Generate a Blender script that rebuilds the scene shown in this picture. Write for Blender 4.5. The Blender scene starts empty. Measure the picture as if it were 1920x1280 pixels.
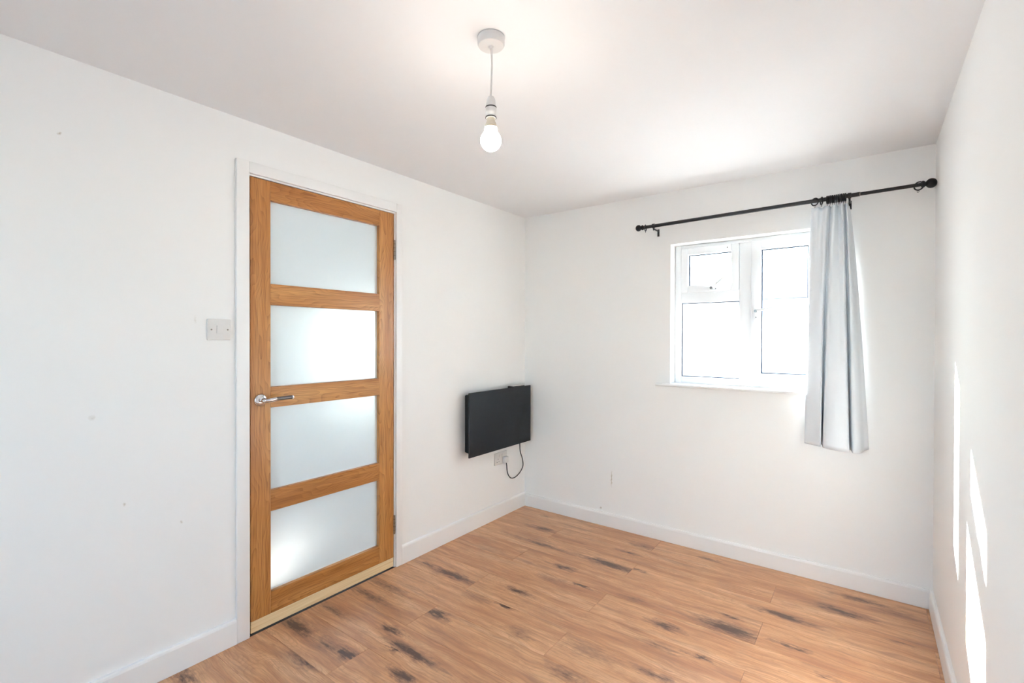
import bpy, bmesh, math, random
from mathutils import Vector, Matrix

random.seed(7)
scene = bpy.context.scene
COL = scene.collection
PI = math.pi

# ------------------------------------------------------------------ camera
W, H, BACK = 2.426, 2.254, -4.3          # room: x 0..W, y BACK..0, z 0..H (origin = far corner by the heater)
cam_d = bpy.data.cameras.new('camera')
cam = bpy.data.objects.new('camera', cam_d)
COL.objects.link(cam)
yaw, pitch, roll = -0.6412, -0.006, 0.0022
fw = Vector((math.sin(yaw) * math.cos(pitch), math.cos(yaw) * math.cos(pitch), math.sin(pitch)))
rt0 = Vector((math.cos(yaw), -math.sin(yaw), 0))
up0 = rt0.cross(fw)
rt = rt0 * math.cos(roll) + up0 * math.sin(roll)
up = up0 * math.cos(roll) - rt0 * math.sin(roll)
m = Matrix((rt, up, -fw)).transposed().to_4x4()
m.translation = Vector((2.1715, -3.0788, 1.3088))
cam.matrix_world = m
cam_d.sensor_width = 36
cam_d.lens = 896.83 / 1920 * 36
cam_d.clip_start = 0.02
scene.camera = cam

# ------------------------------------------------------------------ world, sun, exposure
SUN_DIR = Vector((1.0, -1.21, -0.88)).normalized()      # direction the sunlight travels
world = bpy.data.worlds.new('world')
scene.world = world
world.use_nodes = True
wn = world.node_tree.nodes
wl = world.node_tree.links
bg = wn['Background']
sky = wn.new('ShaderNodeTexSky')
sky.sky_type = 'HOSEK_WILKIE'
sky.sun_direction = -SUN_DIR
sky.turbidity = 2.6
sky.ground_albedo = 0.5
hs = wn.new('ShaderNodeHueSaturation')
hs.inputs['Saturation'].default_value = 0.98
wl.new(sky.outputs[0], hs.inputs['Color'])
wl.new(hs.outputs[0], bg.inputs['Color'])
bg.inputs['Strength'].default_value = 21.0

sun_d = bpy.data.lights.new('sun', 'SUN')
sun_d.energy = 28.0
sun_d.angle = math.radians(0.6)
sun_d.color = (1.0, 0.985, 0.965)
sun = bpy.data.objects.new('sun', sun_d)
COL.objects.link(sun)
sun.rotation_euler = SUN_DIR.to_track_quat('-Z', 'Y').to_euler()
sun.location = (-6, 7, 6)

scene.view_settings.view_transform = 'Standard'
scene.view_settings.look = 'None'
scene.view_settings.gamma = 1
scene.view_settings.use_curve_mapping = False
scene.view_settings.exposure = 2.12
scene.cycles.use_denoising = True
scene.cycles.max_bounces = 10
scene.cycles.diffuse_bounces = 6
scene.cycles.glossy_bounces = 4
scene.cycles.transmission_bounces = 6
scene.cycles.transparent_max_bounces = 16
scene.cycles.sample_clamp_indirect = 8.0
scene.cycles.caustics_reflective = False
scene.cycles.use_adaptive_sampling = True
scene.cycles.adaptive_threshold = 0.05


# ------------------------------------------------------------------ material helpers
def srgb(r, g, b):
    f = lambda c: (c / 255 / 12.92) if c / 255 <= 0.04045 else ((c / 255 + 0.055) / 1.055) ** 2.4
    return (f(r), f(g), f(b), 1.0)


class NT:
    """small wrapper round a material node tree"""
    def __init__(self, name):
        self.m = bpy.data.materials.new(name)
        self.m.use_nodes = True
        self.t = self.m.node_tree
        self.b = self.t.nodes['Principled BSDF']
        self.out = self.t.nodes['Material Output']

    def n(self, kind, **kw):
        nd = self.t.nodes.new('ShaderNode' + kind)
        for k, v in kw.items():
            setattr(nd, k, v)
        return nd

    def link(self, a, b):
        self.t.links.new(a, b)

    def math(self, op, a, b=None, c=None, clamp=False):
        nd = self.n('Math', operation=op)
        nd.use_clamp = clamp
        for i, v in enumerate((a, b, c)):
            if v is None:
                continue
            if isinstance(v, (int, float)):
                nd.inputs[i].default_value = v
            else:
                self.link(v, nd.inputs[i])
        return nd.outputs[0]

    def vmath(self, op, a, b=None, c=None):
        nd = self.n('VectorMath', operation=op)
        for i, v in enumerate((a, b, c)):
            if v is None:
                continue
            if isinstance(v, (tuple, list)):
                nd.inputs[i].default_value = v
            else:
                self.link(v, nd.inputs[i])
        return nd.outputs['Value'] if op in ('LENGTH', 'DISTANCE', 'DOT_PRODUCT') else nd.outputs[0]

    def noise(self, vec, scale, detail=3, rough=0.5, dist=0.0):
        nd = self.n('TexNoise')
        self.link(vec, nd.inputs['Vector'])
        nd.inputs['Scale'].default_value = scale
        nd.inputs['Detail'].default_value = detail
        nd.inputs['Roughness'].default_value = rough
        nd.inputs['Distortion'].default_value = dist
        return nd.outputs['Fac']

    def ramp(self, fac, stops):
        nd = self.n('ValToRGB')
        cr = nd.color_ramp
        while len(cr.elements) < len(stops):
            cr.elements.new(0.5)
        for e, (p, c) in zip(cr.elements, stops):
            e.position = p
            e.color = c if isinstance(c, tuple) else (c, c, c, 1)
        self.link(fac, nd.inputs[0])
        return nd.outputs[0]

    def mix(self, fac, a, b, mode='MIX'):
        nd = self.n('Mix', data_type='RGBA', blend_type=mode)
        for i, v in ((0, fac), (6, a), (7, b)):
            if isinstance(v, (int, float)):
                nd.inputs[i].default_value = v
            elif isinstance(v, tuple):
                nd.inputs[i].default_value = v
            else:
                self.link(v, nd.inputs[i])
        return nd.outputs[2]

    def bump(self, height, strength=0.1, dist=0.002):
        nd = self.n('Bump')
        nd.inputs['Strength'].default_value = strength
        nd.inputs['Distance'].default_value = dist
        self.link(height, nd.inputs['Height'])
        self.link(nd.outputs[0], self.b.inputs['Normal'])


def simple(name, col, rough=0.5, metal=0.0, spec=0.5, bump=None):
    t = NT(name)
    t.b.inputs['Base Color'].default_value = col
    t.b.inputs['Roughness'].default_value = rough
    t.b.inputs['Metallic'].default_value = metal
    t.b.inputs['Specular IOR Level'].default_value = spec
    g = t.n('NewGeometry')
    nz = t.noise(g.outputs['Position'], 35, 3)
    r = t.math('MULTIPLY_ADD', nz, 0.08, rough - 0.04, clamp=True)
    t.link(r, t.b.inputs['Roughness'])
    if bump:
        t.bump(t.noise(g.outputs['Position'], bump[0], 4), bump[1], bump[2])
    return t.m


def paint(name, col, marks=()):
    """matt emulsion: very faint roller texture and slow undulation, optional scuffs (centre, radii, strength)"""
    t = NT(name)
    g = t.n('NewGeometry').outputs['Position']
    base = t.mix(t.math('MULTIPLY', t.noise(g, 1.3, 3), 0.5), col, tuple(c * 0.965 for c in col[:3]) + (1,))
    if marks:
        jit = t.n('TexNoise')
        t.link(g, jit.inputs['Vector'])
        jit.inputs['Scale'].default_value = 60
        warp = t.vmath('MULTIPLY_ADD', jit.outputs['Color'], (0.02, 0.02, 0.02), (-0.01, -0.01, -0.01))
        p = t.vmath('ADD', g, warp)
        acc = None
        for (c, r, s) in marks:
            d = t.vmath('LENGTH', t.vmath('MULTIPLY_ADD', p, tuple(1 / a for a in r), tuple(-b / a for a, b in zip(r, c))))
            v = t.math('MULTIPLY', t.math('SUBTRACT', 1.0, d, clamp=True), s, clamp=True)
            acc = v if acc is None else t.math('MAXIMUM', acc, v)
        base = t.mix(acc, base, srgb(176, 160, 136))
    df = t.n('BsdfDiffuse')
    t.link(base, df.inputs[0])
    t.link(df.outputs[0], t.out.inputs['Surface'])
    return t.m


def oak(name, axis):
    """oiled oak, grain along world axis 'z' or 'y'"""
    t = NT(name)
    g = t.n('NewGeometry').outputs['Position']
    oi = t.n('ObjectInfo')
    rnd = oi.outputs['Random']
    sep = t.n('SeparateXYZ')
    t.link(g, sep.inputs[0])
    u, v = (sep.outputs['Z'], sep.outputs['Y']) if axis == 'z' else (sep.outputs['Y'], sep.outputs['Z'])
    cmb = t.n('CombineXYZ')
    t.link(t.math('MULTIPLY_ADD', rnd, 37.0, u), cmb.inputs[0])
    t.link(v, cmb.inputs[1])
    t.link(t.math('MULTIPLY_ADD', rnd, 11.0, sep.outputs['X']), cmb.inputs[2])
    c = cmb.outputs[0]
    # cathedral growth rings: bands across the grain, pulled along it by slow noise
    n1 = t.noise(t.vmath('MULTIPLY', c, (2.2, 9.0, 4.0)), 1.0, 2, 0.45)
    ph = t.math('MULTIPLY_ADD', n1, 17.0, t.math('MULTIPLY', v, 48.0))
    ring = t.math('FRACT', ph)
    ring = t.math('POWER', ring, 2.2)
    pores = t.noise(t.vmath('MULTIPLY', c, (6.0, 230.0, 40.0)), 1.0, 3, 0.6)
    pm = t.ramp(pores, [(0.44, 0.0), (0.62, 1.0)])
    tone = t.noise(t.vmath('MULTIPLY', c, (1.0, 14.0, 3.0)), 1.0, 3, 0.5)
    base = t.ramp(tone, [(0.3, srgb(172, 110, 54)), (0.5, srgb(194, 132, 70)), (0.72, srgb(212, 156, 92))])
    dark = t.mix(0.8, base, srgb(128, 72, 32))
    k = t.math('MULTIPLY', ring, t.math('MULTIPLY_ADD', pm, 0.6, 0.35))
    base = t.mix(t.math('MULTIPLY', k, 0.9, clamp=True), base, dark)
    base = t.mix(t.math('MULTIPLY', pm, 0.34), base, srgb(134, 80, 38))
    t.link(base, t.b.inputs['Base Color'])
    t.link(t.math('MULTIPLY_ADD', pm, 0.14, 0.30), t.b.inputs['Roughness'])
    t.b.inputs['Specular IOR Level'].default_value = 0.5
    t.bump(t.math('SUBTRACT', 1.0, pm), 0.10, 0.0006)
    return t.m


def laminate(name, knots):
    """rustic oak laminate plank; knots = (x, y, half length, half width, drift, strength)"""
    t = NT(name)
    g = t.n('NewGeometry').outputs['Position']
    rnd = t.n('ObjectInfo').outputs['Random']
    off = t.n('CombineXYZ')
    t.link(t.math('MULTIPLY', rnd, 53.0), off.inputs[0])
    t.link(t.math('MULTIPLY', rnd, 17.0), off.inputs[1])
    c = t.vmath('ADD', g, off.outputs[0])
    warpn = t.n('TexNoise')
    t.link(t.vmath('MULTIPLY', c, (4.0, 9.0, 1.0)), warpn.inputs['Vector'])
    warpn.inputs['Scale'].default_value = 1.0
    warpn.inputs['Detail'].default_value = 2
    warp = t.vmath('MULTIPLY_ADD', warpn.outputs['Color'], (0.10, 0.05, 0.0), (-0.05, -0.025, 0.0))
    cw = t.vmath('ADD', c, warp)
    tone = t.noise(t.vmath('MULTIPLY', cw, (1.6, 13.0, 1.0)), 1.0, 4, 0.55)
    fine = t.noise(t.vmath('MULTIPLY', cw, (5.0, 150.0, 1.0)), 1.0, 4, 0.7)
    mid = t.noise(t.vmath('MULTIPLY', cw, (4.5, 42.0, 1.0)), 1.0, 4, 0.65)
    mott = t.noise(t.vmath('MULTIPLY', cw, (11.0, 30.0, 1.0)), 1.0, 5, 0.7)
    base = t.ramp(tone, [(0.28, srgb(158, 110, 80)), (0.42, srgb(190, 140, 102)), (0.56, srgb(212, 166, 124)), (0.74, srgb(228, 190, 150))])
    base = t.mix(t.math('MULTIPLY', t.ramp(mid, [(0.42, 0.0), (0.66, 1.0)]), 0.42), base, srgb(152, 104, 74))
    base = t.mix(t.math('MULTIPLY', t.ramp(mott, [(0.5, 0.0), (0.72, 1.0)]), 0.40), base, srgb(146, 104, 82))
    base = t.mix(t.math('MULTIPLY', t.ramp(fine, [(0.45, 0.0), (0.68, 1.0)]), 0.65), base, srgb(140, 98, 72))
    # cathedral arcs
    arc = t.noise(t.vmath('MULTIPLY', cw, (2.4, 11.0, 1.0)), 1.0, 1, 0.4)
    arc = t.math('FRACT', t.math('MULTIPLY', arc, 24.0))
    arc = t.math('MULTIPLY', t.math('POWER', arc, 4.0), t.ramp(tone, [(0.4, 0.0), (0.6, 1.0)]))
    base = t.mix(t.math('MULTIPLY', arc, 0.32), base, srgb(134, 90, 60))
    # slow plank-to-plank tone
    base = t.mix(0.22, base, t.ramp(rnd, [(0.0, srgb(182, 132, 98)), (0.35, srgb(206, 158, 120)), (0.7, srgb(212, 166, 126)), (1.0, srgb(194, 146, 108))]), 'MIX')
    # smoky streaks
    smoke = t.noise(t.vmath('MULTIPLY', cw, (1.9, 15.0, 1.0)), 1.3, 5, 0.62)
    sm = t.ramp(smoke, [(0.54, 0.0), (0.70, 1.0)])
    base = t.mix(t.math('MULTIPLY', sm, 0.55), base, srgb(140, 106, 86))
    if knots:
        jn = t.n('TexNoise')
        t.link(t.vmath('MULTIPLY', g, (14.0, 40.0, 1.0)), jn.inputs['Vector'])
        jn.inputs['Scale'].default_value = 1.0
        jn.inputs['Detail'].default_value = 4
        jn.inputs['Roughness'].default_value = 0.65
        jit = t.vmath('MULTIPLY_ADD', jn.outputs['Color'], (0.22, 0.06, 0.0), (-0.11, -0.03, 0.0))
        p = t.vmath('ADD', g, jit)
        acc = None
        for (kx, ky, a, b, dr, s) in knots:
            a2, b2 = a * 1.7 + 0.02, b * 1.7
            q = t.vmath('MULTIPLY_ADD', p, (1 / a2, 1 / b2, 0), (-kx / a2, -ky / b2, 0))
            v = t.math('MULTIPLY', t.math('SUBTRACT', 1.0, t.vmath('LENGTH', q), clamp=True), s)
            acc = v if acc is None else t.math('MAXIMUM', acc, v)
        n1 = t.noise(t.vmath('MULTIPLY', cw, (7.0, 80.0, 1.0)), 1.0, 5, 0.7)
        n2 = t.noise(t.vmath('MULTIPLY', g, (28.0, 70.0, 1.0)), 1.0, 4, 0.7)
        br = t.math('MULTIPLY_ADD', n1, 0.9, t.math('MULTIPLY_ADD', n2, 0.7, -0.8))
        e = t.math('ADD', acc, br)
        gate = t.math('MULTIPLY', acc, 6.0, clamp=True)
        soft = t.math('MULTIPLY', t.ramp(e, [(0.10, 0.0), (0.50, 1.0)]), gate)
        base = t.mix(t.math('MULTIPLY', soft, 0.72), base, srgb(128, 96, 78))
        hard = t.math('MULTIPLY', t.ramp(e, [(0.46, 0.0), (0.74, 1.0)]), gate)
        base = t.mix(t.math('MULTIPLY', hard, 0.85), base, srgb(74, 56, 52))
    base = t.vmath('MULTIPLY', base, (1.20, 1.17, 1.16))
    t.link(base, t.b.inputs['Base Color'])
    t.link(t.math('MULTIPLY_ADD', fine, 0.16, 0.24), t.b.inputs['Roughness'])
    t.b.inputs['Specular IOR Level'].default_value = 0.45
    return t.m


def clear_glass(name):
    t = NT(name)
    tr = t.n('BsdfTransparent')
    tr.inputs[0].default_value = (0.97, 0.985, 0.98, 1)
    gl = t.n('BsdfGlossy')
    gl.inputs['Roughness'].default_value = 0.02
    lw = t.n('LayerWeight')
    lw.inputs['Blend'].default_value = 0.25
    mx = t.n('MixShader')
    t.link(t.math('MULTIPLY', lw.outputs['Fresnel'], 0.6), mx.inputs[0])
    t.link(tr.outputs[0], mx.inputs[1])
    t.link(gl.outputs[0], mx.inputs[2])
    t.link(mx.outputs[0], t.out.inputs['Surface'])
    return t.m


def frosted_glass(name):
    t = NT(name)
    t.b.inputs['Base Color'].default_value = srgb(246, 250, 251)
    t.b.inputs['Transmission Weight'].default_value = 1.0
    t.b.inputs['IOR'].default_value = 1.3
    t.b.inputs['Roughness'].default_value = 0.48
    df = t.n('BsdfDiffuse')
    df.inputs[0].default_value = srgb(240, 246, 248)
    mx = t.n('MixShader')
    mx.inputs[0].default_value = 0.55
    t.link(t.b.outputs[0], mx.inputs[1])
    t.link(df.outputs[0], mx.inputs[2])
    t.link(mx.outputs[0], t.out.inputs['Surface'])
    return t.m


M = {}
WALLC = srgb(243, 242, 240)
M['wall'] = paint('white_emulsion', WALLC)
M['wall_l'] = paint('white_emulsion_scuffed', WALLC, [
    ((0, -2.62, 1.03), (.04, .010, .011), .3), ((0, -2.53, 0.70), (.04, .007, .009), .55),
    ((0, -2.70, 1.99), (.04, .006, .007), .8), ((0, -2.30, 1.38), (.04, .005, .02), .2),
    ((0, -3.05, 1.45), (.04, .02, .012), .3), ((0, -2.35, 0.58), (.04, .007, .007), .5)])
M['wall_w'] = paint('white_emulsion_marked', WALLC, [
    ((0.74, 0, 0.335), (.005, .04, .065), .9), ((0.66, 0, 0.115), (.012, .04, .008), .6)])
M['ceil'] = paint('ceiling_emulsion', srgb(238, 237, 237))
M['gloss'] = simple('white_gloss_paint', srgb(241, 240, 238), 0.35, bump=(60, .05, .001))
M['upvc'] = simple('white_upvc', srgb(240, 242, 244), 0.3)
M['plastic'] = simple('white_plastic', srgb(220, 217, 214), 0.35)
M['cream'] = simple('cream_plastic', srgb(216, 205, 184), 0.4)
M['gasket'] = simple('grey_rubber_gasket', srgb(44, 58, 74), 0.6)
M['glass'] = clear_glass('clear_glass')
M['frost'] = frosted_glass('frosted_glass')
M['oak_z'] = oak('oiled_oak_upright', 'z')
M['oak_y'] = oak('oiled_oak_level', 'y')
M['chrome'] = simple('polished_chrome', srgb(225, 225, 228), 0.08, 1.0)
M['satin'] = simple('dark_satin_steel', srgb(120, 120, 122), 0.3, 1.0)
M['steel'] = simple('brushed_steel', srgb(160, 152, 142), 0.3, 1.0)
M['black'] = simple('black_powder_coat', srgb(24, 25, 28), 0.4)
M['blackwood'] = simple('black_carved_resin', srgb(22, 23, 26), 0.5, bump=(120, .5, .003))
M['heater'] = simple('matt_black_enamel', srgb(17, 24, 32), 0.6, bump=(500, .05, .0005))
M['heater_d'] = simple('matt_black_casing', srgb(18, 20, 24), 0.6)
M['cable'] = simple('black_pvc_cable', srgb(38, 38, 40), 0.45)
M['dark'] = simple('dark_slot', srgb(60, 56, 54), 0.7)
M['brass'] = simple('brass_cap', srgb(190, 150, 90), 0.3, 0.9)


def make_pine():
    t = NT('raw_pine')
    g = t.n('NewGeometry').outputs['Position']
    a = t.noise(t.vmath('MULTIPLY', g, (8, 3, 120)), 1, 3)
    t.link(t.ramp(a, [(0.35, srgb(226, 196, 148)), (0.65, srgb(240, 216, 172))]), t.b.inputs['Base Color'])
    t.b.inputs['Roughness'].default_value = 0.6
    return t.m


M['pine'] = make_pine()


def make_fabric():
    t = NT('pale_blue_curtain_cloth')
    g = t.n('NewGeometry').outputs['Position']
    wv = t.noise(t.vmath('MULTIPLY', g, (900, 900, 500)), 1, 2)
    col = t.mix(wv, srgb(226, 231, 236), srgb(236, 240, 243))
    t.link(col, t.b.inputs['Base Color'])
    t.b.inputs['Roughness'].default_value = 0.85
    t.b.inputs['Specular IOR Level'].default_value = 0.2
    t.b.inputs['Sheen Weight'].default_value = 0.15
    tl = t.n('BsdfTranslucent')
    t.link(col, tl.inputs[0])
    mx = t.n('MixShader')
    mx.inputs[0].default_value = 0.03
    t.link(t.b.outputs[0], mx.inputs[1])
    t.link(tl.outputs[0], mx.inputs[2])
    t.link(mx.outputs[0], t.out.inputs['Surface'])
    t.bump(wv, 0.08, 0.0005)
    return t.m


M['fabric'] = make_fabric()


def make_bulb():
    t = NT('lit_opal_bulb')
    t.b.inputs['Base Color'].default_value = (0.95, 0.93, 0.9, 1)
    t.b.inputs['Emission Color'].default_value = (1.0, 0.92, 0.83, 1)
    t.b.inputs['Emission Strength'].default_value = 24.0
    return t.m


M['bulb'] = make_bulb()


# ------------------------------------------------------------------ mesh helpers
def link(o, parent=None):
    COL.objects.link(o)
    if parent is not None:
        o.parent = parent
        o.matrix_parent_inverse = parent.matrix_world.inverted() if parent.type != 'EMPTY' else Matrix.Translation(-parent.location)
    return o


def mesh_obj(name, bm, mat, parent=None, smooth=False):
    me = bpy.data.meshes.new(name)
    bmesh.ops.recalc_face_normals(bm, faces=bm.faces[:])
    bm.to_mesh(me)
    bm.free()
    if smooth:
        me.polygons.foreach_set('use_smooth', [True] * len(me.polygons))
        me.set_sharp_from_angle(angle=math.radians(40))
    me.materials.append(M[mat] if isinstance(mat, str) else mat)
    o = bpy.data.objects.new(name, me)
    return link(o, parent)


def box(bm, x0, x1, y0, y1, z0, z1, bev=0.0, seg=2):
    r = bmesh.ops.create_cube(bm, size=1.0)
    for v in r['verts']:
        v.co = Vector(((x0 + x1) / 2 + v.co.x * (x1 - x0), (y0 + y1) / 2 + v.co.y * (y1 - y0), (z0 + z1) / 2 + v.co.z * (z1 - z0)))
    if bev > 0:
        es = list({e for v in r['verts'] for e in v.link_edges})
        bmesh.ops.bevel(bm, geom=es, offset=bev, segments=seg, affect='EDGES', profile=0.5)


def B(name, mat, parent, *dims, bev=0.0, seg=2):
    bm = bmesh.new()
    box(bm, *dims, bev=bev, seg=seg)
    return mesh_obj(name, bm, mat, parent, smooth=bev > 0)


def lathe(bm, prof, origin, axis='z', n=32):
    """prof: list of (radius, along); revolve round the axis through origin"""
    o = Vector(origin)
    rings = []
    for r, h in prof:
        ring = []
        for k in range(n):
            a = 2 * PI * k / n
            c, s = r * math.cos(a), r * math.sin(a)
            p = {'z': (c, s, h), 'x': (h, c, s), 'y': (c, h, s)}[axis]
            ring.append(bm.verts.new(o + Vector(p)))
        rings.append(ring)
    for a, b in zip(rings, rings[1:]):
        for k in range(n):
            bm.faces.new((a[k], a[(k + 1) % n], b[(k + 1) % n], b[k]))
    bm.faces.new(rings[0])
    bm.faces.new(rings[-1])


def LT(name, mat, parent, prof, origin, axis='z', n=32):
    bm = bmesh.new()
    lathe(bm, prof, origin, axis, n)
    return mesh_obj(name, bm, mat, parent, smooth=True)


def catmull(pts, sub=8):
    P = [Vector(p) for p in pts]
    P = [P[0] * 2 - P[1]] + P + [P[-1] * 2 - P[-2]]
    out = []
    for i in range(1, len(P) - 2):
        for k in range(sub):
            t = k / sub
            a, b, c, d = P[i - 1], P[i], P[i + 1], P[i + 2]
            out.append(0.5 * ((2 * b) + (c - a) * t + (2 * a - 5 * b + 4 * c - d) * t * t + (3 * b - a - 3 * c + d) * t ** 3))
    out.append(P[-2].copy())
    return out


def tube(bm, pts, r, n=12, closed=False):
    pts = [Vector(p) for p in pts]
    N = len(pts)
    rings = []
    nrm = None
    for i in range(N):
        if closed:
            tg = pts[(i + 1) % N] - pts[i - 1]
        else:
            tg = pts[min(i + 1, N - 1)] - pts[max(i - 1, 0)]
        tg.normalize()
        if nrm is None:
            nrm = tg.orthogonal().normalized()
        nrm = (nrm - tg * nrm.dot(tg)).normalized()
        bi = tg.cross(nrm)
        rr = r[i] if isinstance(r, (list, tuple)) else r
        rings.append([bm.verts.new(pts[i] + (nrm * math.cos(2 * PI * k / n) + bi * math.sin(2 * PI * k / n)) * rr) for k in range(n)])
    for i in range(N if closed else N - 1):
        a, b = rings[i], rings[(i + 1) % N]
        for k in range(n):
            bm.faces.new((a[k], a[(k + 1) % n], b[(k + 1) % n], b[k]))
    if not closed:
        bm.faces.new(rings[0])
        bm.faces.new(rings[-1])


def TB(name, mat, parent, pts, r, n=12, closed=False):
    bm = bmesh.new()
    tube(bm, pts, r, n, closed)
    return mesh_obj(name, bm, mat, parent, smooth=True)


def empty(name, loc):
    o = bpy.data.objects.new(name, None)
    o.location = loc
    o.empty_display_size = 0.05
    COL.objects.link(o)
    return o


def tag(o, label, cat, group=None, kind=None):
    o['label'] = label
    o['category'] = cat
    if group:
        o['group'] = group
    if kind:
        o['kind'] = kind
    return o


def structure(name, bm, mat, label, cat):
    return tag(mesh_obj(name, bm, mat), label, cat, kind='structure')


def cells(bm, axis, a0, a1, us, vs, holes):
    """wall slab between a0..a1 on 'axis', gridded by us (horizontal) and vs (z); holes = set of (i, j) left open"""
    for i in range(len(us) - 1):
        for j in range(len(vs) - 1):
            if (i, j) in holes:
                continue
            if axis == 'x':
                box(bm, a0, a1, us[i], us[i + 1], vs[j], vs[j + 1])
            else:
                box(bm, us[i], us[i + 1], a0, a1, vs[j], vs[j + 1])
    bmesh.ops.remove_doubles(bm, verts=bm.verts[:], dist=1e-5)
    # drop faces shared by two cells
    seen = {}
    for f in bm.faces:
        seen.setdefault(frozenset(v.index for v in f.verts), []).append(f)
    bm.verts.index_update()
    seen = {}
    for f in bm.faces[:]:
        seen.setdefault(frozenset(v.index for v in f.verts), []).append(f)
    bmesh.ops.delete(bm, geom=[f for fs in seen.values() if len(fs) > 1 for f in fs], context='FACES')


# ------------------------------------------------------------------ room shell
WT = 0.26                                              # outer wall thickness
WX0, WX1, WZ0, WZ1 = 1.146, 1.988, 1.006, 1.917       # window opening
DY0, DY1, DZ1 = -2.118, -1.264, 2.048                 # structural door opening

bm = bmesh.new()
box(bm, -1.9, W + 0.1, BACK - WT, WT, -0.14, -0.012)
floor = structure('floor', bm, 'dark', 'brown rustic oak laminate floor of long planks', 'floor')

bm = bmesh.new()
cells(bm, 'y', 0.0, WT, [-0.1, WX0, WX1, W + 0.1], [-0.012, WZ0, WZ1, H + 0.1], {(1, 1)})
structure('wall_back', bm, 'wall_w', 'white painted wall holding the window and the curtain rod', 'wall')

bm = bmesh.new()
cells(bm, 'x', -0.1, 0.0, [BACK, DY0, DY1, 0.0], [-0.012, DZ1, H + 0.1], {(1, 0)})
structure('wall_left', bm, 'wall_l', 'white painted wall with the oak door and light switch', 'wall')

bm = bmesh.new()
box(bm, W, W + 0.1, BACK, 0.0, -0.012, H + 0.1)
structure('wall_right', bm, 'wall', 'plain white painted wall streaked with sunlight', 'wall')

# wall behind the camera; its opening is added to let in fill light
FX0, FX1, FZ0, FZ1 = 0.85, 1.38, 0.10, 2.08
bm = bmesh.new()
cells(bm, 'y', BACK - WT, BACK, [-0.1, FX0, FX1, W + 0.1], [-0.012, FZ0, FZ1, H + 0.1], {(1, 1)})
structure('wall_front', bm, 'wall', 'white painted wall facing the curtain window', 'wall')

bm = bmesh.new()
box(bm, -1.9, W + 0.1, BACK - WT, WT, H, H + 0.12)
structure('ceiling', bm, 'ceil', 'plain white painted plaster ceiling with a pendant lamp', 'ceiling')

# ---- floor planks
KN = [(0.26, -0.113, 0.049, 0.02, 0.008, 0.4), (0.378, -0.314, 0.085, 0.03, -0.012, 0.8), (0.528, -0.532, 0.26, 0.02, -0.018, 0.7),
      (0.97, -0.518, 0.146, 0.03, -0.027, 1.0), (1.138, -0.484, 0.024, 0.012, 0.005, 0.9), (0.772, -0.712, 0.058, 0.025, 0.024, 0.8),
      (0.798, -0.868, 0.075, 0.03, 0.04, 0.45), (0.96, -0.83, 0.036, 0.012, 0.0, 0.9), (0.724, -1.08, 0.045, 0.02, -0.011, 0.9),
      (1.034, -0.17, 0.086, 0.04, 0.052, 0.55), (0.986, -0.31, 0.055, 0.014, -0.046, 0.8), (1.415, -0.107, 0.071, 0.014, 0.012, 0.6),
      (1.672, -0.768, 0.126, 0.05, -0.009, 0.95), (1.65, -0.661, 0.049, 0.01, 0.036, 0.8), (1.432, -0.915, 0.066, 0.025, 0.033, 0.85),
      (1.452, -1.075, 0.073, 0.03, 0.024, 0.5), (1.226, -1.284, 0.115, 0.05, -0.008, 0.4), (1.623, -1.043, 0.037, 0.012, 0.014, 0.9),
      (1.515, -1.257, 0.067, 0.02, 0.002, 0.7), (1.226, -1.462, 0.083, 0.04, 0.034, 0.55), (1.237, -0.792, 0.07, 0.02, -0.011, 0.5),
      (1.861, -0.504, 0.128, 0.025, -0.067, 0.9), (2.07, -0.292, 0.1, 0.03, -0.046, 0.9), (2.158, -0.11, 0.109, 0.02, -0.078, 0.7),
      (2.289, -0.154, 0.086, 0.035, 0.008, 0.5), (1.904, -0.741, 0.058, 0.012, 0.0, 0.8), (2.045, -0.87, 0.02, 0.015, -0.028, 0.7),
      (2.28, -0.43, 0.031, 0.03, -0.002, 0.4), (0.1, -1.924, 0.092, 0.03, -0.018, 1.0), (0.34, -1.914, 0.104, 0.03, 0.019, 0.6),
      (0.448, -1.905, 0.034, 0.035, 0.01, 1.0), (0.332, -2.029, 0.064, 0.03, -0.002, 0.8), (0.131, -1.154, 0.045, 0.014, -0.014, 0.8),
      (0.344, -1.156, 0.144, 0.025, 0.023, 1.0), (0.132, -1.456, 0.139, 0.03, -0.022, 0.6), (0.152, -1.565, 0.155, 0.025, -0.006, 0.7),
      (0.109, -1.752, 0.104, 0.02, 0.037, 0.6), (0.53, -1.474, 0.053, 0.025, -0.013, 1.0), (0.456, -1.688, 0.047, 0.025, -0.004, 0.9),
      (0.649, -1.735, 0.143, 0.022, -0.011, 0.9), (0.576, -1.769, 0.02, 0.01, 0.0, 1.0), (0.726, -1.848, 0.057, 0.03, 0.006, 0.9),
      (0.584, -1.25, 0.074, 0.03, 0.036, 0.5), (0.758, -1.225, 0.035, 0.014, 0.012, 0.95), (0.93, -1.36, 0.048, 0.035, -0.009, 0.5),
      (0.07, -2.361, 0.042, 0.03, 0.01, 0.8)]
M['plank'] = laminate('rustic_oak_laminate', [])
PW, PL, Y0, GAP = 0.2015, 1.30, -0.013, 0.0004
xlo, xhi = 0.004, W - 0.004
row = 0
y1 = Y0
mesh_cache = {}
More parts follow.
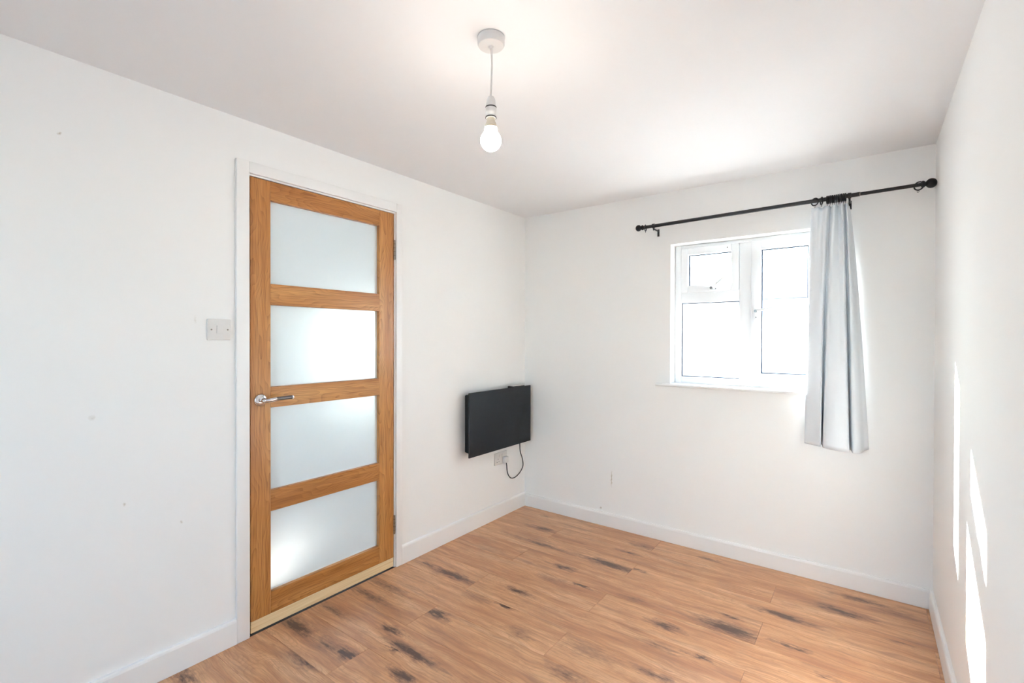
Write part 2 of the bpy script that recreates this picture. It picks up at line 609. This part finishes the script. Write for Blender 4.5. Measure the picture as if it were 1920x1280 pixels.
while y1 > BACK + 0.02:
    y0 = max(y1 - PW, BACK + 0.004)
    start = (0.485 if row % 2 == 1 else 1.10) - 3 * PL
    x = start
    while x < xhi:
        a, b = max(x, xlo), min(x + PL, xhi)
        if b - a > 0.01:
            kn = [k for k in KN if a - 0.02 < k[0] < b + 0.02 and y0 < k[1] < y1]
            key = (round(b - a, 4), round(y1 - y0, 4), bool(kn) and (a, y0))
            me = mesh_cache.get(key)
            if me is None:
                hw, hl = (y1 - y0) / 2 - GAP, (b - a) / 2 - GAP
                pb = bmesh.new()
                box(pb, -hl, hl, -hw, hw, -0.011, 0.0, bev=0.0007, seg=1)
                me = bpy.data.meshes.new('plank')
                pb.to_mesh(me)
                pb.free()
                me.materials.append(laminate('rustic_oak_laminate_knotted', kn) if kn else M['plank'])
                mesh_cache[key] = me
            o = bpy.data.objects.new('plank', me)
            o.location = ((a + b) / 2, (y0 + y1) / 2, 0)
            COL.objects.link(o)
            o.parent = floor
        x += PL
    y1 -= PW
    row += 1


# ---- skirting boards
def skirt(name, axis, fixed, sgn, lo, hi, label, h=0.108, th=0.015):
    """profile with an eased top, run along x or y"""
    prof = [(0, 0.001), (th, 0.001), (th, h - 0.012), (th - 0.0025, h - 0.004), (th - 0.006, h), (0, h)]
    bm = bmesh.new()
    ends = []
    for t in (lo, hi):
        ends.append([bm.verts.new((t, fixed + sgn * d, z) if axis == 'x' else (fixed + sgn * d, t, z)) for d, z in prof])
    n = len(prof)
    for k in range(n):
        bm.faces.new((ends[0][k], ends[0][(k + 1) % n], ends[1][(k + 1) % n], ends[1][k]))
    bm.faces.new(ends[0])
    bm.faces.new(ends[1])
    o = mesh_obj(name, bm, 'gloss')
    tag(o, label, 'baseboard', kind='structure')
    return o


skirt('baseboard_left', 'y', 0.0, 1, -1.2465, -0.0005, 'white skirting board between the oak door and the room corner')
skirt('baseboard_left', 'y', 0.0, 1, BACK + 0.001, -2.1485, 'white skirting board under the light switch')
skirt('baseboard_back', 'x', 0.0, -1, 0.0155, W - 0.0005, 'white skirting board below the window', h=0.094)
skirt('baseboard_right', 'y', W, -1, BACK + 0.001, -0.0155, 'white skirting board along the sunlit wall', h=0.10)

# ---- door lining and architrave
tr = tag(empty('trim_1', (0, -1.69, 0)), 'white painted door frame round the oak door', 'door frame', kind='structure')
B('lining', 'gloss', tr, -0.102, 0.0, DY0, -2.0885, 0.001, DZ1)
B('lining', 'gloss', tr, -0.102, 0.0, -1.2935, DY1, 0.001, DZ1)
B('lining', 'gloss', tr, -0.102, 0.0, -2.0885, -1.2935, 2.0195, DZ1)
B('door_stop', 'gloss', tr, -0.06, -0.0465, -2.0885, -2.0755, 0.001, 2.0195)
B('door_stop', 'gloss', tr, -0.06, -0.0465, -1.3065, -1.2935, 0.001, 2.0195)
B('door_stop', 'gloss', tr, -0.06, -0.0465, -2.0755, -1.3065, 2.0065, 2.0195)
B('architrave', 'gloss', tr, 0.0, 0.016, -2.148, -2.095, 0.001, 2.0755, bev=0.003)
B('architrave', 'gloss', tr, 0.0, 0.016, -1.288, -1.247, 0.001, 2.0755, bev=0.003)
B('architrave', 'gloss', tr, 0.0, 0.0155, -2.0955, -1.2875, 2.0265, 2.0755, bev=0.003)

# ---- door leaf
door = tag(empty('door_1', (-0.02, -1.69, 0)), 'oak door with four frosted glass panes and chrome lever handle', 'door', kind='structure')
DX0, DX1 = -0.044, 0.0
L0, L1, R0, R1 = -2.0855, -1.9965, -1.3965, -1.2965
ZB, ZT = 0.058, 2.0165
B('stile', 'oak_z', door, DX0, DX1, L0, L1, ZB, ZT, bev=0.0012, seg=1)
B('stile', 'oak_z', door, DX0, DX1, R0, R1, ZB, ZT, bev=0.0012, seg=1)
rails = [(ZB, 0.157), (0.523, 0.618), (0.994, 1.087), (1.459, 1.554), (1.931, ZT)]
for a, b in rails:
    B('rail', 'oak_y', door, DX0 + 0.0004, DX1 - 0.0004, L1, R0, a, b, bev=0.001, seg=1)
for (a, b), (c, d) in zip(rails, rails[1:]):
    pane = B('pane', 'frost', door, -0.0265, -0.0215, L1 + 0.0005, R0 - 0.0005, b + 0.0005, c - 0.0005)
    # slim white strip along the foot of the glass
    B('pane_foot_strip', 'gloss', pane, -0.0214, -0.0185, L1 + 0.0008, R0 - 0.0008, b + 0.0003, b + 0.0035)
bm = bmesh.new()
box(bm, DX0 + 0.002, DX1 - 0.0005, L0 + 0.001, R1 - 0.001, 0.007, ZB - 0.0005, bev=0.001, seg=1)
mesh_obj('bottom_strip', bm, 'pine', door)['label'] = 'raw pale pine strip along the foot of the door'
# lever handle
hy, hz = -2.044, 1.033
hd = empty('handle', (0, hy, hz))
hd.parent = door
hd.matrix_parent_inverse = Matrix.Translation(-door.location)


def hpart(name, mat, build):
    bm = bmesh.new()
    build(bm)
    for v in bm.verts:
        v.co -= Vector((0, hy, hz))
    me_o = mesh_obj(name, bm, mat, None, smooth=True)
    me_o.parent = hd
    return me_o


hpart('rose', 'chrome', lambda bm: lathe(bm, [(0.027, 0.0002), (0.027, 0.005), (0.0255, 0.0085), (0.022, 0.0105), (0.011, 0.0115), (0.010, 0.014)], (0, hy, hz), 'x', 40))
hpart('neck', 'chrome', lambda bm: tube(bm, catmull([(0.008, hy, hz), (0.03, hy, hz), (0.045, hy + 0.004, hz), (0.052, hy + 0.018, hz + 0.001), (0.054, hy + 0.036, hz + 0.003), (0.054, hy + 0.046, hz + 0.005)], 6),
                                              [0.0095] * 12 + [0.0095 + (0.0085 - 0.0095) * k / 18 for k in range(19)], 16))
hpart('grip', 'satin', lambda bm: tube(bm, [(0.054, hy + 0.044, hz + 0.005), (0.054, hy + 0.118, hz + 0.006)], 0.0082, 20))
hpart('end_cap', 'chrome', lambda bm: lathe(bm, [(0.0087, 0.117), (0.0087, 0.122), (0.007, 0.1245)], (0.054, hy, hz + 0.006), 'y', 20))
B('latch_plate', 'steel', door, -0.034, -0.010, L0 - 0.0012, L0 + 0.0005, 0.985, 1.085)
for z0, z1 in ((1.757, 1.868), (0.193, 0.298)):
    hg = LT('hinge', 'steel', door, [(0.0055, z0), (0.0055, z1)], (0.004, -1.2945, 0), 'z', 16)
    n = 5
    for k in range(1, n):
        z = z0 + (z1 - z0) * k / n
        LT('knuckle_joint', 'dark', hg, [(0.0058, z - 0.0008), (0.0058, z + 0.0008)], (0.004, -1.2945, 0), 'z', 16)
    B('leaf', 'steel', hg, -0.03, -0.0002, -1.2964, -1.2936, z0, z1)

# ---- window
wy = 0.09                                   # inner face of the frame
win = tag(empty('window_1', (1.567, wy + 0.03, WZ0)), 'white plastic framed window with small top vent beside the curtain', 'window', kind='structure')
WB = 1.022                                  # top of the window board
fx0, fx1, fz0, fz1 = WX0 + 0.001, WX1 - 0.001, WB, WZ1 - 0.001


def frame_bar(name, x0, x1, z0, z1, y0=wy, y1=wy + 0.06, parent=win, bev=0.003):
    return B(name, 'upvc', parent, x0, x1, y0, y1, z0, z1, bev=bev)


frame_bar('frame_bar', fx0, 1.186, fz0, fz1)
frame_bar('frame_bar', 1.945, fx1, fz0, fz1)
frame_bar('frame_bar', 1.186, 1.945, 1.893, fz1)
frame_bar('frame_bar', 1.186, 1.945, fz0, 1.064)
frame_bar('mullion', 1.536, 1.606, 1.064, 1.893)
frame_bar('transom', 1.186, 1.536, 1.543, 1.612)


def sash(x0, x1, z0, z1, t, nm):
    y0, y1 = wy - 0.014, wy + 0.045
    s = B(nm, 'upvc', win, x0, x0 + t, y0, y1, z0, z1, bev=0.004)
    B('sash_bar', 'upvc', s, x1 - t, x1, y0, y1, z0, z1, bev=0.004)
    B('sash_bar', 'upvc', s, x0 + t, x1 - t, y0, y1, z1 - t, z1, bev=0.004)
    B('sash_bar', 'upvc', s, x0 + t, x1 - t, y0, y1, z0, z0 + t, bev=0.004)
    return s


def pane(x0, x1, z0, z1, parent, y=wy + 0.022):
    p = B('pane', 'glass', parent, x0, x1, y, y + 0.004, z0, z1)
    g = 0.006
    ya, yb = y - 0.006, y - 0.0005
    for d in ((x0, x0 + g, ya, yb, z0, z1), (x1 - g, x1, ya, yb, z0, z1), (x0 + g, x1 - g, ya, yb, z1 - g, z1), (x0 + g, x1 - g, ya, yb, z0, z0 + g)):
        B('gasket', 'gasket', parent, *d)
    return p


vent = sash(1.189, 1.534, 1.609, 1.892, 0.042, 'vent_sash')
pane(1.231, 1.492, 1.651, 1.850, win)
case = sash(1.603, 1.948, 1.052, 1.895, 0.052, 'casement_sash')
pane(1.655, 1.896, 1.104, 1.843, win)
pane(1.186, 1.536, 1.064, 1.543, win)


def handle(x, z, dx, dz, plate_vert):
    y = wy - 0.014
    if plate_vert:
        h = B('window_handle', 'upvc', win, x - 0.011, x + 0.011, y - 0.008, y, z - 0.05, z + 0.03, bev=0.003)
    else:
        h = B('window_handle', 'upvc', win, x - 0.045, x + 0.03, y - 0.008, y, z - 0.011, z + 0.011, bev=0.003)
    LT('button', 'satin', h, [(0.008, -0.032), (0.008, -0.0075)], (x, y, z), 'y', 16)
    TB('lever', 'upvc', h, catmull([(x, y - 0.012, z + .004), (x + dx * .25, y - 0.030, z + dz * .25), (x + dx, y - 0.036, z + dz)], 6), 0.0065, 12)
    LT('screw', 'satin', h, [(0.0035, -0.0092), (0.0035, -0.0075)], (x + (0 if plate_vert else 0.022), y, z - (0.036 if plate_vert else 0.004)), 'y', 12)
    return h


handle(1.382, 1.628, 0.075, 0.062, False)
handle(1.632, 1.475, 0.115, 0.022, True)
for x in (1.47,):
    LT('drain_hole_cap', 'satin', win, [(0.003, -0.0165), (0.003, -0.0138)], (x, wy, 1.874), 'y', 10)
# window board
bm = bmesh.new()
box(bm, WX0 + 0.0005, WX1 - 0.0005, -0.001, wy + 0.05, WZ0 + 0.0005, WB)
box(bm, 1.060, 2.07, -0.045, 0.0, WZ0 + 0.0005, WB + 0.0004, bev=0.006)
mesh_obj('window_sill', bm, 'gloss', win, smooth=True)


def fill_window(name, xs, zs, y, label, bars):
    w = tag(empty(name, ((xs[0] + xs[1]) / 2, y, zs[0])), label, 'window', kind='structure')
    a, b = xs
    c, d = zs
    t = 0.05
    B('frame_bar', 'upvc', w, a + .001, a + t, y - .03, y + .03, c + .001, d - .001)
    B('frame_bar', 'upvc', w, b - t, b - .001, y - .03, y + .03, c + .001, d - .001)
    B('frame_bar', 'upvc', w, a + t, b - t, y - .03, y + .03, c + .001, c + t)
    B('frame_bar', 'upvc', w, a + t, b - t, y - .03, y + .03, d - t, d - .001)
    edges = [a + t]
    for x in bars:
        B('mullion', 'upvc', w, x - .03, x + .03, y - .03, y + .03, c + t, d - t)
        edges += [x - .03, x + .03]
    edges.append(b - t)
    for k in range(0, len(edges), 2):
        B('pane', 'glass', w, edges[k], edges[k + 1], y - .002, y + .002, c + t, d - t)
    return w


fill_window('fill_window_rear', (FX0, FX1), (FZ0, FZ1), BACK - 0.14, 'added white framed glazed door for fill light, facing the curtain', [])  # unseen glazing, put in to brighten the room with sky light

# ---- hall behind the frosted door
HX = -1.7
HWY0, HWY1, HWZ0, HWZ1 = -0.52, -0.01, 0.76, 1.60
bm = bmesh.new()
cells(bm, 'x', HX - 0.1, HX, [BACK - WT, HWY0, HWY1, WT], [-0.012, HWZ0, HWZ1, H], {(1, 1)})
structure('wall_hall_far', bm, 'wall', 'white hall wall with a small window, behind the frosted door', 'wall')
bm = bmesh.new()
box(bm, HX, -0.1, 0.0, WT, -0.012, H)
structure('wall_hall_end', bm, 'wall', 'white hall end wall beside the small hall window', 'wall')
bm = bmesh.new()
cells(bm, 'y', BACK - WT, BACK, [HX, -1.45, -0.35, -0.1], [-0.012, 0.8, 2.1, H], {(1, 1)})
structure('wall_hall_near', bm, 'wall', 'white hall end wall with an added broad window', 'wall')
fill_window('fill_window_hall', (-1.45, -0.35), (0.8, 2.1), BACK - 0.14, 'added broad window that brightens the hall from its garden end', [])  # unseen window, added for ambient sky light behind the frosted panes
M['hall_floor'] = simple('pale_hall_vinyl', srgb(205, 200, 195), 0.5)
bm = bmesh.new()
box(bm, HX, -0.1, BACK, 0.0, -0.012, 0.0)
structure('floor_hall', bm, 'hall_floor', 'pale hall floor behind the frosted door', 'floor')
w3 = tag(empty('window_3', (HX - 0.05, -0.275, HWZ0)), 'small hall window behind the frosted door', 'window', kind='structure')
for d in ((HWY0, HWY0 + .03, HWZ0, HWZ1), (HWY1 - .03, HWY1, HWZ0, HWZ1), (HWY0 + .03, HWY1 - .03, HWZ0, HWZ0 + .03), (HWY0 + .03, HWY1 - .03, HWZ1 - .03, HWZ1)):
    B('frame_bar', 'upvc', w3, HX - 0.08, HX - 0.04, *d)
B('pane', 'glass', w3, HX - 0.062, HX - 0.058, HWY0 + .03, HWY1 - .03, HWZ0 + .03, HWZ1 - .03)

# ------------------------------------------------------------------ pendant lamp
px, py = 1.216, -1.912
pl = tag(empty('pendant_light', (px, py, H)), 'bare lit bulb hanging on a short white cord from the ceiling', 'pendant light')
LT('ceiling_rose', 'plastic', pl, [(0.0405, H - 0.0003), (0.0425, H - 0.003), (0.042, H - 0.024), (0.0395, H - 0.0285), (0.033, H - 0.030), (0.008, H - 0.030), (0.007, H - 0.033), (0.005, H - 0.036)], (px, py, 0), 'z', 48)
TB('cord', 'plastic', pl, catmull([(px, py, H - 0.034), (px + 0.003, py + 0.001, H - 0.08), (px + 0.002, py, H - 0.13), (px - 0.001, py, 2.06)], 6), 0.0031, 10)
lh = LT('lampholder', 'plastic', pl, [(0.005, 2.068), (0.010, 2.066), (0.0135, 2.058), (0.0155, 2.045), (0.0165, 2.036), (0.0165, 2.034), (0.0172, 2.032), (0.0172, 2.010), (0.0165, 2.008), (0.0165, 2.001), (0.0150, 2.0)], (px, py, 0), 'z', 32)
LT('shade_ring', 'dark', lh, [(0.0172, 2.0355), (0.0176, 2.0345), (0.0176, 2.0325), (0.0172, 2.0315)], (px, py, 0), 'z', 32)
LT('shade_ring', 'dark', lh, [(0.0170, 2.0040), (0.0177, 2.0032), (0.0177, 2.0010), (0.0168, 2.0002)], (px, py, 0), 'z', 32)
bb = LT('bulb_base', 'cream', pl, [(0.0135, 2.0), (0.0135, 1.989), (0.014, 1.987)], (px, py, 0), 'z', 32)
LT('bulb_collar', 'cream', bb, [(0.0142, 1.988), (0.0165, 1.984), (0.0195, 1.970)], (px, py, 0), 'z', 32)
prof = [(0.0195, 1.970)]
cz, R = 1.930, 0.0325
for k in range(0, 19):
    a = math.radians(50 - k * 140 / 18)
    prof.append((max(R * math.cos(a), 0.0006), cz + R * math.sin(a)))
LT('bulb', 'bulb', pl, prof, (px, py, 0), 'z', 32)

# ------------------------------------------------------------------ light switch
sw = tag(empty('light_switch', (0, -2.214, 1.344)), 'square white plastic light switch on the wall beside the oak door', 'light switch')
B('plate', 'plastic', sw, 0.0003, 0.0095, -2.2585, -2.1695, 1.300, 1.3875, bev=0.003, seg=3)
rk = B('rocker', 'plastic', sw, 0.0090, 0.0135, -2.2245, -2.2025, 1.327, 1.360, bev=0.0015)
for v in rk.data.vertices:
    if v.co.x > 0.011:
        v.co.x += (v.co.z - 1.3435) * 0.09
for y in (-2.2435, -2.1815):
    s = LT('screw', 'steel', sw, [(0.0036, 0.0092), (0.0036, 0.0099), (0.003, 0.0102)], (0, y, 1.3435), 'x', 16)
    B('slot', 'dark', s, 0.0100, 0.0104, y - 0.003, y + 0.003, 1.3431, 1.3439)

# ------------------------------------------------------------------ socket, heater
so = tag(empty('wall_socket', (0, -0.31, 0.43)), 'white double plug socket under the black heater', 'socket')
sy0, sy1, sz0, sz1 = -0.386, -0.242, 0.388, 0.476
B('plate', 'plastic', so, 0.0003, 0.0105, sy0, sy1, sz0, sz1, bev=0.003, seg=3)
for c in (-0.350, -0.278):
    B('pin_slot', 'dark', so, 0.0100, 0.0108, c - 0.002, c + 0.002, 0.426, 0.434)
    B('pin_slot', 'dark', so, 0.0100, 0.0108, c - 0.0145, c - 0.008, 0.408, 0.412)
    B('pin_slot', 'dark', so, 0.0100, 0.0108, c + 0.008, c + 0.0145, 0.408, 0.412)
for c in (-0.330, -0.298):
    r = B('rocker', 'plastic', so, 0.0100, 0.0135, c - 0.0065, c + 0.0065, 0.443, 0.462, bev=0.0012)

ht = tag(empty('wall_heater', (0, -0.40, 0.53)), 'matt black flat-fronted panel heater on the wall near the corner', 'heater')
hx = 0.092
bm = bmesh.new()
# tapered casing behind the front panel
cb = [(0.001, -0.70, 0.545), (0.001, -0.10, 0.545), (0.001, -0.10, 0.930), (0.001, -0.70, 0.930)]
cf = [(hx - 0.008, -0.715, 0.540), (hx - 0.008, -0.085, 0.540), (hx - 0.008, -0.085, 0.937), (hx - 0.008, -0.715, 0.937)]
vb = [bm.verts.new(p) for p in cb]
vf = [bm.verts.new(p) for p in cf]
bm.faces.new(vb)
bm.faces.new(vf)
for k in range(4):
    bm.faces.new((vb[k], vb[(k + 1) % 4], vf[(k + 1) % 4], vf[k]))
bmesh.ops.bevel(bm, geom=bm.edges[:], offset=0.004, segments=2, affect='EDGES')
mesh_obj('casing', bm, 'heater_d', ht, smooth=True)
B('front_panel', 'heater', ht, hx - 0.0085, hx, -0.755, -0.052, 0.528, 0.953, bev=0.0015)
ctl = B('control_panel', 'heater_d', ht, 0.030, hx - 0.009, -0.262, -0.120, 0.930, 0.9575, bev=0.002)
B('display', 'plastic', ctl, 0.034, hx - 0.012, -0.257, -0.125, 0.9572, 0.9586)
# plug in the socket and its cable
pg = B('plug', 'plastic', ht, 0.0109, 0.040, -0.300, -0.256, 0.394, 0.440, bev=0.007, seg=3)
TB('cable', 'cable', ht, catmull([(0.030, -0.278, 0.397), (0.034, -0.277, 0.375), (0.030, -0.262, 0.315), (0.024, -0.215, 0.266), (0.020, -0.152, 0.256), (0.018, -0.085, 0.280), (0.018, -0.048, 0.320),
                                  (0.020, -0.058, 0.375), (0.024, -0.092, 0.440), (0.030, -0.106, 0.500), (0.034, -0.110, 0.548)], 7), 0.0037, 10)

# ------------------------------------------------------------------ curtain rod, rings, curtain
ry = -0.09


def rz(x):
    return 2.029 + (x - 1.06) * 0.0125


rod = tag(empty('curtain_rod', (1.7, ry, 2.03)), 'black metal curtain rod with round finials above the window', 'curtain rod')
TB('thick_tube', 'black', rod, [(0.995, ry, rz(0.995)), (2.131, ry, rz(2.131))], 0.0105, 20)
TB('thin_tube', 'black', rod, [(2.10, ry, rz(2.10)), (2.372, ry, rz(2.372))], 0.0085, 20)
LT('joint_collar', 'steel', rod, [(0.0108, -0.0015), (0.0108, 0.0012)], (2.131, ry, rz(2.131)), 'x', 20)


def finial(x, sgn, L, Rm, parent):
    prof = [(0.0105, 0.0), (0.0155, 0.003), (0.0165, 0.007), (0.0145, 0.012), (0.0105, 0.015)]
    for k in range(1, 16):
        a = PI * k / 16
        prof.append((Rm * math.sin(a) ** 0.9 if Rm * math.sin(a) ** 0.9 > 0.0105 or k > 8 else 0.0108, 0.016 + L * (1 - math.cos(a)) / 2))
    prof.append((0.001, 0.016 + L))
    bm = bmesh.new()
    lathe(bm, [(r, sgn * h) for r, h in prof], (x, ry, rz(x)), 'x', 28)
    return mesh_obj('finial', bm, 'blackwood', parent, smooth=True)


finial(1.000, -1, 0.036, 0.0205, rod)
finial(2.366, 1, 0.042, 0.0225, rod)


def bracket(x):
    z = rz(x)
    b = TB('bracket', 'black', rod, [(x, -0.002, z - 0.018), (x, ry, z - 0.018)], 0.005, 12)
    B('wall_plate', 'black', b, x - 0.007, x + 0.007, -0.0035, -0.0003, z - 0.052, z - 0.006, bev=0.001)
    bm = bmesh.new()
    lathe(bm, [(0.0108, -0.007), (0.0145, -0.007), (0.0145, 0.007), (0.0108, 0.007)], (x, ry, z), 'x', 24)
    mesh_obj('cup', 'x' and bm, 'black', b, smooth=True)
    LT('thumb_screw', 'black', b, [(0.0035, -0.028), (0.0035, -0.012)], (x, ry, z), 'z', 10)
    return b


bracket(1.066)
bracket(2.088)


def ring(x, turn, tilt, label, group):
    """ring hanging on the rod: hoop in the y-z plane turned about z, with a screw eye below"""
    r = 0.0190
    c = Vector((x, ry, rz(x) + 0.0105 - r + 0.0034))
    e = empty('curtain_ring', c)
    rot = Matrix.Rotation(turn, 4, 'Z') @ Matrix.Rotation(tilt, 4, 'X')
    bm = bmesh.new()
    tube(bm, [(0, r * math.cos(2 * PI * k / 32), r * math.sin(2 * PI * k / 32)) for k in range(32)], 0.0031, 10, True)
    bm.transform(rot)
    h = mesh_obj('hoop', bm, 'black', None, smooth=True)
    h.parent = e
    bm = bmesh.new()
    tube(bm, [(0, 0.0042 * math.cos(2 * PI * k / 16), -r - 0.0065 + 0.0042 * math.sin(2 * PI * k / 16)) for k in range(16)], 0.0011, 8, True)
    bm.transform(rot)
    q = mesh_obj('eyelet', bm, 'satin', None, smooth=True)
    q.parent = e
    tag(e, label, 'curtain ring', group)
    return e


G = 'rings on the curtain rod'
ring(1.013, 0.1, 0.0, 'black curtain ring between round finial and rod bracket', G)
ring(2.358, math.radians(62), 0.12, 'lone black curtain ring beside the oval finial at the wall', G)
ring(1.938, math.radians(58), 0.0, 'black curtain ring at the free edge of the curtain, standing apart', G)
ring(1.968, math.radians(20), 0.0, 'second black curtain ring from the free edge of the curtain', G)
for k in range(11):
    ring(1.993 + k * 0.0078 + random.uniform(-.0005, .0005), math.radians(random.uniform(-6, 6)), random.uniform(-.1, .1), 'black curtain ring bunched tightly above the gathered curtain', G)


# curtain: hem outline and heading outline in plan, blended down its height
def resample(pts, n, sub=12):
    c = catmull([(a, b, 0) for a, b in pts], sub)
    L = [0.0]
    for a, b in zip(c, c[1:]):
        L.append(L[-1] + (b - a).length)
    out = []
    j = 0
    for k in range(n):
        s = L[-1] * k / (n - 1)
        while j < len(L) - 2 and L[j + 1] < s:
            j += 1
        t = (s - L[j]) / max(L[j + 1] - L[j], 1e-9)
        out.append(c[j].lerp(c[j + 1], t))
    return out


hem = [(1.893, -0.042), (1.899, -0.053), (1.915, -0.072), (1.945, -0.100), (1.968, -0.124), (1.974, -0.116), (1.968, -0.085), (1.964, -0.060), (1.972, -0.062), (1.979, -0.100), (1.984, -0.140),
       (2.005, -0.158), (2.040, -0.166), (2.078, -0.158), (2.094, -0.140), (2.094, -0.100), (2.090, -0.072), (2.098, -0.070), (2.104, -0.100), (2.108, -0.130), (2.124, -0.138),
       (2.142, -0.120), (2.150, -0.085), (2.156, -0.052), (2.166, -0.030), (2.174, -0.012)]
head = [(1.923, -0.090), (1.935, -0.098), (1.950, -0.096), (1.962, -0.084), (1.972, -0.082), (1.980, -0.092), (1.988, -0.104), (1.997, -0.104), (2.003, -0.088), (2.007, -0.076), (2.012, -0.080),
        (2.018, -0.100), (2.024, -0.110), (2.031, -0.108), (2.036, -0.086), (2.039, -0.074), (2.043, -0.078), (2.048, -0.100), (2.053, -0.112), (2.059, -0.108),
        (2.063, -0.086), (2.066, -0.074), (2.070, -0.080), (2.075, -0.100), (2.081, -0.070), (2.086, -0.012)]
NS, NZ = 221, 61
hp, tp = resample(hem, NS), resample(head, NS)
ztop, zbot = 2.006, 0.745
bm = bmesh.new()
grid = []
for j in range(NZ):
    t = j / (NZ - 1)
    e = t ** 0.75
    row = []
    for i in range(NS):
        s = i / (NS - 1)
        p = tp[i].lerp(hp[i], e)
        wob = 0.004 * math.sin(9 * s + 5 * t) * t + 0.002 * math.sin(23 * s - 7 * t) * t
        scallop = -0.006 * abs(math.sin(s * PI * 11)) * max(0, 1 - t * 18)
        z = ztop + scallop + (rz(p.x) - rz(1.93)) * (1 - t) - t * (ztop - zbot) + 0.006 * math.sin(6.0 * s) * t
        row.append(bm.verts.new((p.x, min(p.y + wob, -0.006), z)))
    grid.append(row)
for j in range(NZ - 1):
    for i in range(NS - 1):
        bm.faces.new((grid[j][i], grid[j][i + 1], grid[j + 1][i + 1], grid[j + 1][i]))
cu = mesh_obj('curtain', bm, 'fabric', smooth=True)
sm = cu.modifiers.new('thickness', 'SOLIDIFY')
sm.thickness = 0.0022
tag(cu, 'pale blue gathered curtain hanging from the black rod', 'curtain')

# ------------------------------------------------------------------ outside
M['render_wall'] = simple('cream_render', srgb(225, 220, 210), 0.9, bump=(30, .2, .004))
M['slate'] = simple('grey_roof_slate', srgb(70, 74, 80), 0.9, spec=0.2)
M['grass'] = simple('pale_paving', srgb(196, 194, 190), 0.95, bump=(12, .4, .02))
M['far_glass'] = simple('far_window_glass', srgb(128, 124, 120), 0.7, spec=0.2)
bm = bmesh.new()
box(bm, -40, 40, WT + 0.02, 60, -0.5, -0.2)
structure('ground', bm, 'grass', 'pale ground outside the window', 'ground')
bm = bmesh.new()
box(bm, -40, 40, -45, BACK - WT - 0.02, -0.5, -0.2)
structure('ground_garden', bm, 'grass', 'pale ground outside the added windows', 'ground')

hs_ = tag(empty('house', (-1.0, 15, -0.2)), 'pale rendered house with a slate roof across from the window', 'house')
B('wall', 'render_wall', hs_, -6.5, 3.6, 13.0, 19.0, -0.2, 2.55)
bm = bmesh.new()
a = [bm.verts.new(p) for p in ((-6.8, 12.7, 2.5), (3.9, 12.7, 2.5), (3.9, 19.3, 2.5), (-6.8, 19.3, 2.5), (-5.2, 16.0, 4.1), (2.3, 16.0, 4.1))]
for f in ((0, 1, 5, 4), (1, 2, 5), (2, 3, 4, 5), (3, 0, 4), (3, 2, 1, 0)):
    bm.faces.new([a[k] for k in f])
mesh_obj('roof', bm, 'slate', hs_)
for (x0, x1, z0, z1) in ((-5.4, -4.0, 0.7, 2.0), (-2.9, -1.7, 0.7, 2.0), (-0.4, 0.5, 0.7, 2.0), (1.9, 3.0, 0.7, 2.0)):
    f = B('window', 'upvc', hs_, x0, x1, 12.95, 13.0, z0, z1)
    xm = (x0 + x1) / 2
    B('pane', 'far_glass', f, x0 + .06, xm - .03, 12.94, 12.955, z0 + .06, z1 - .06)
    B('pane', 'far_glass', f, xm + .03, x1 - .06, 12.94, 12.955, z0 + .06, z1 - .06)
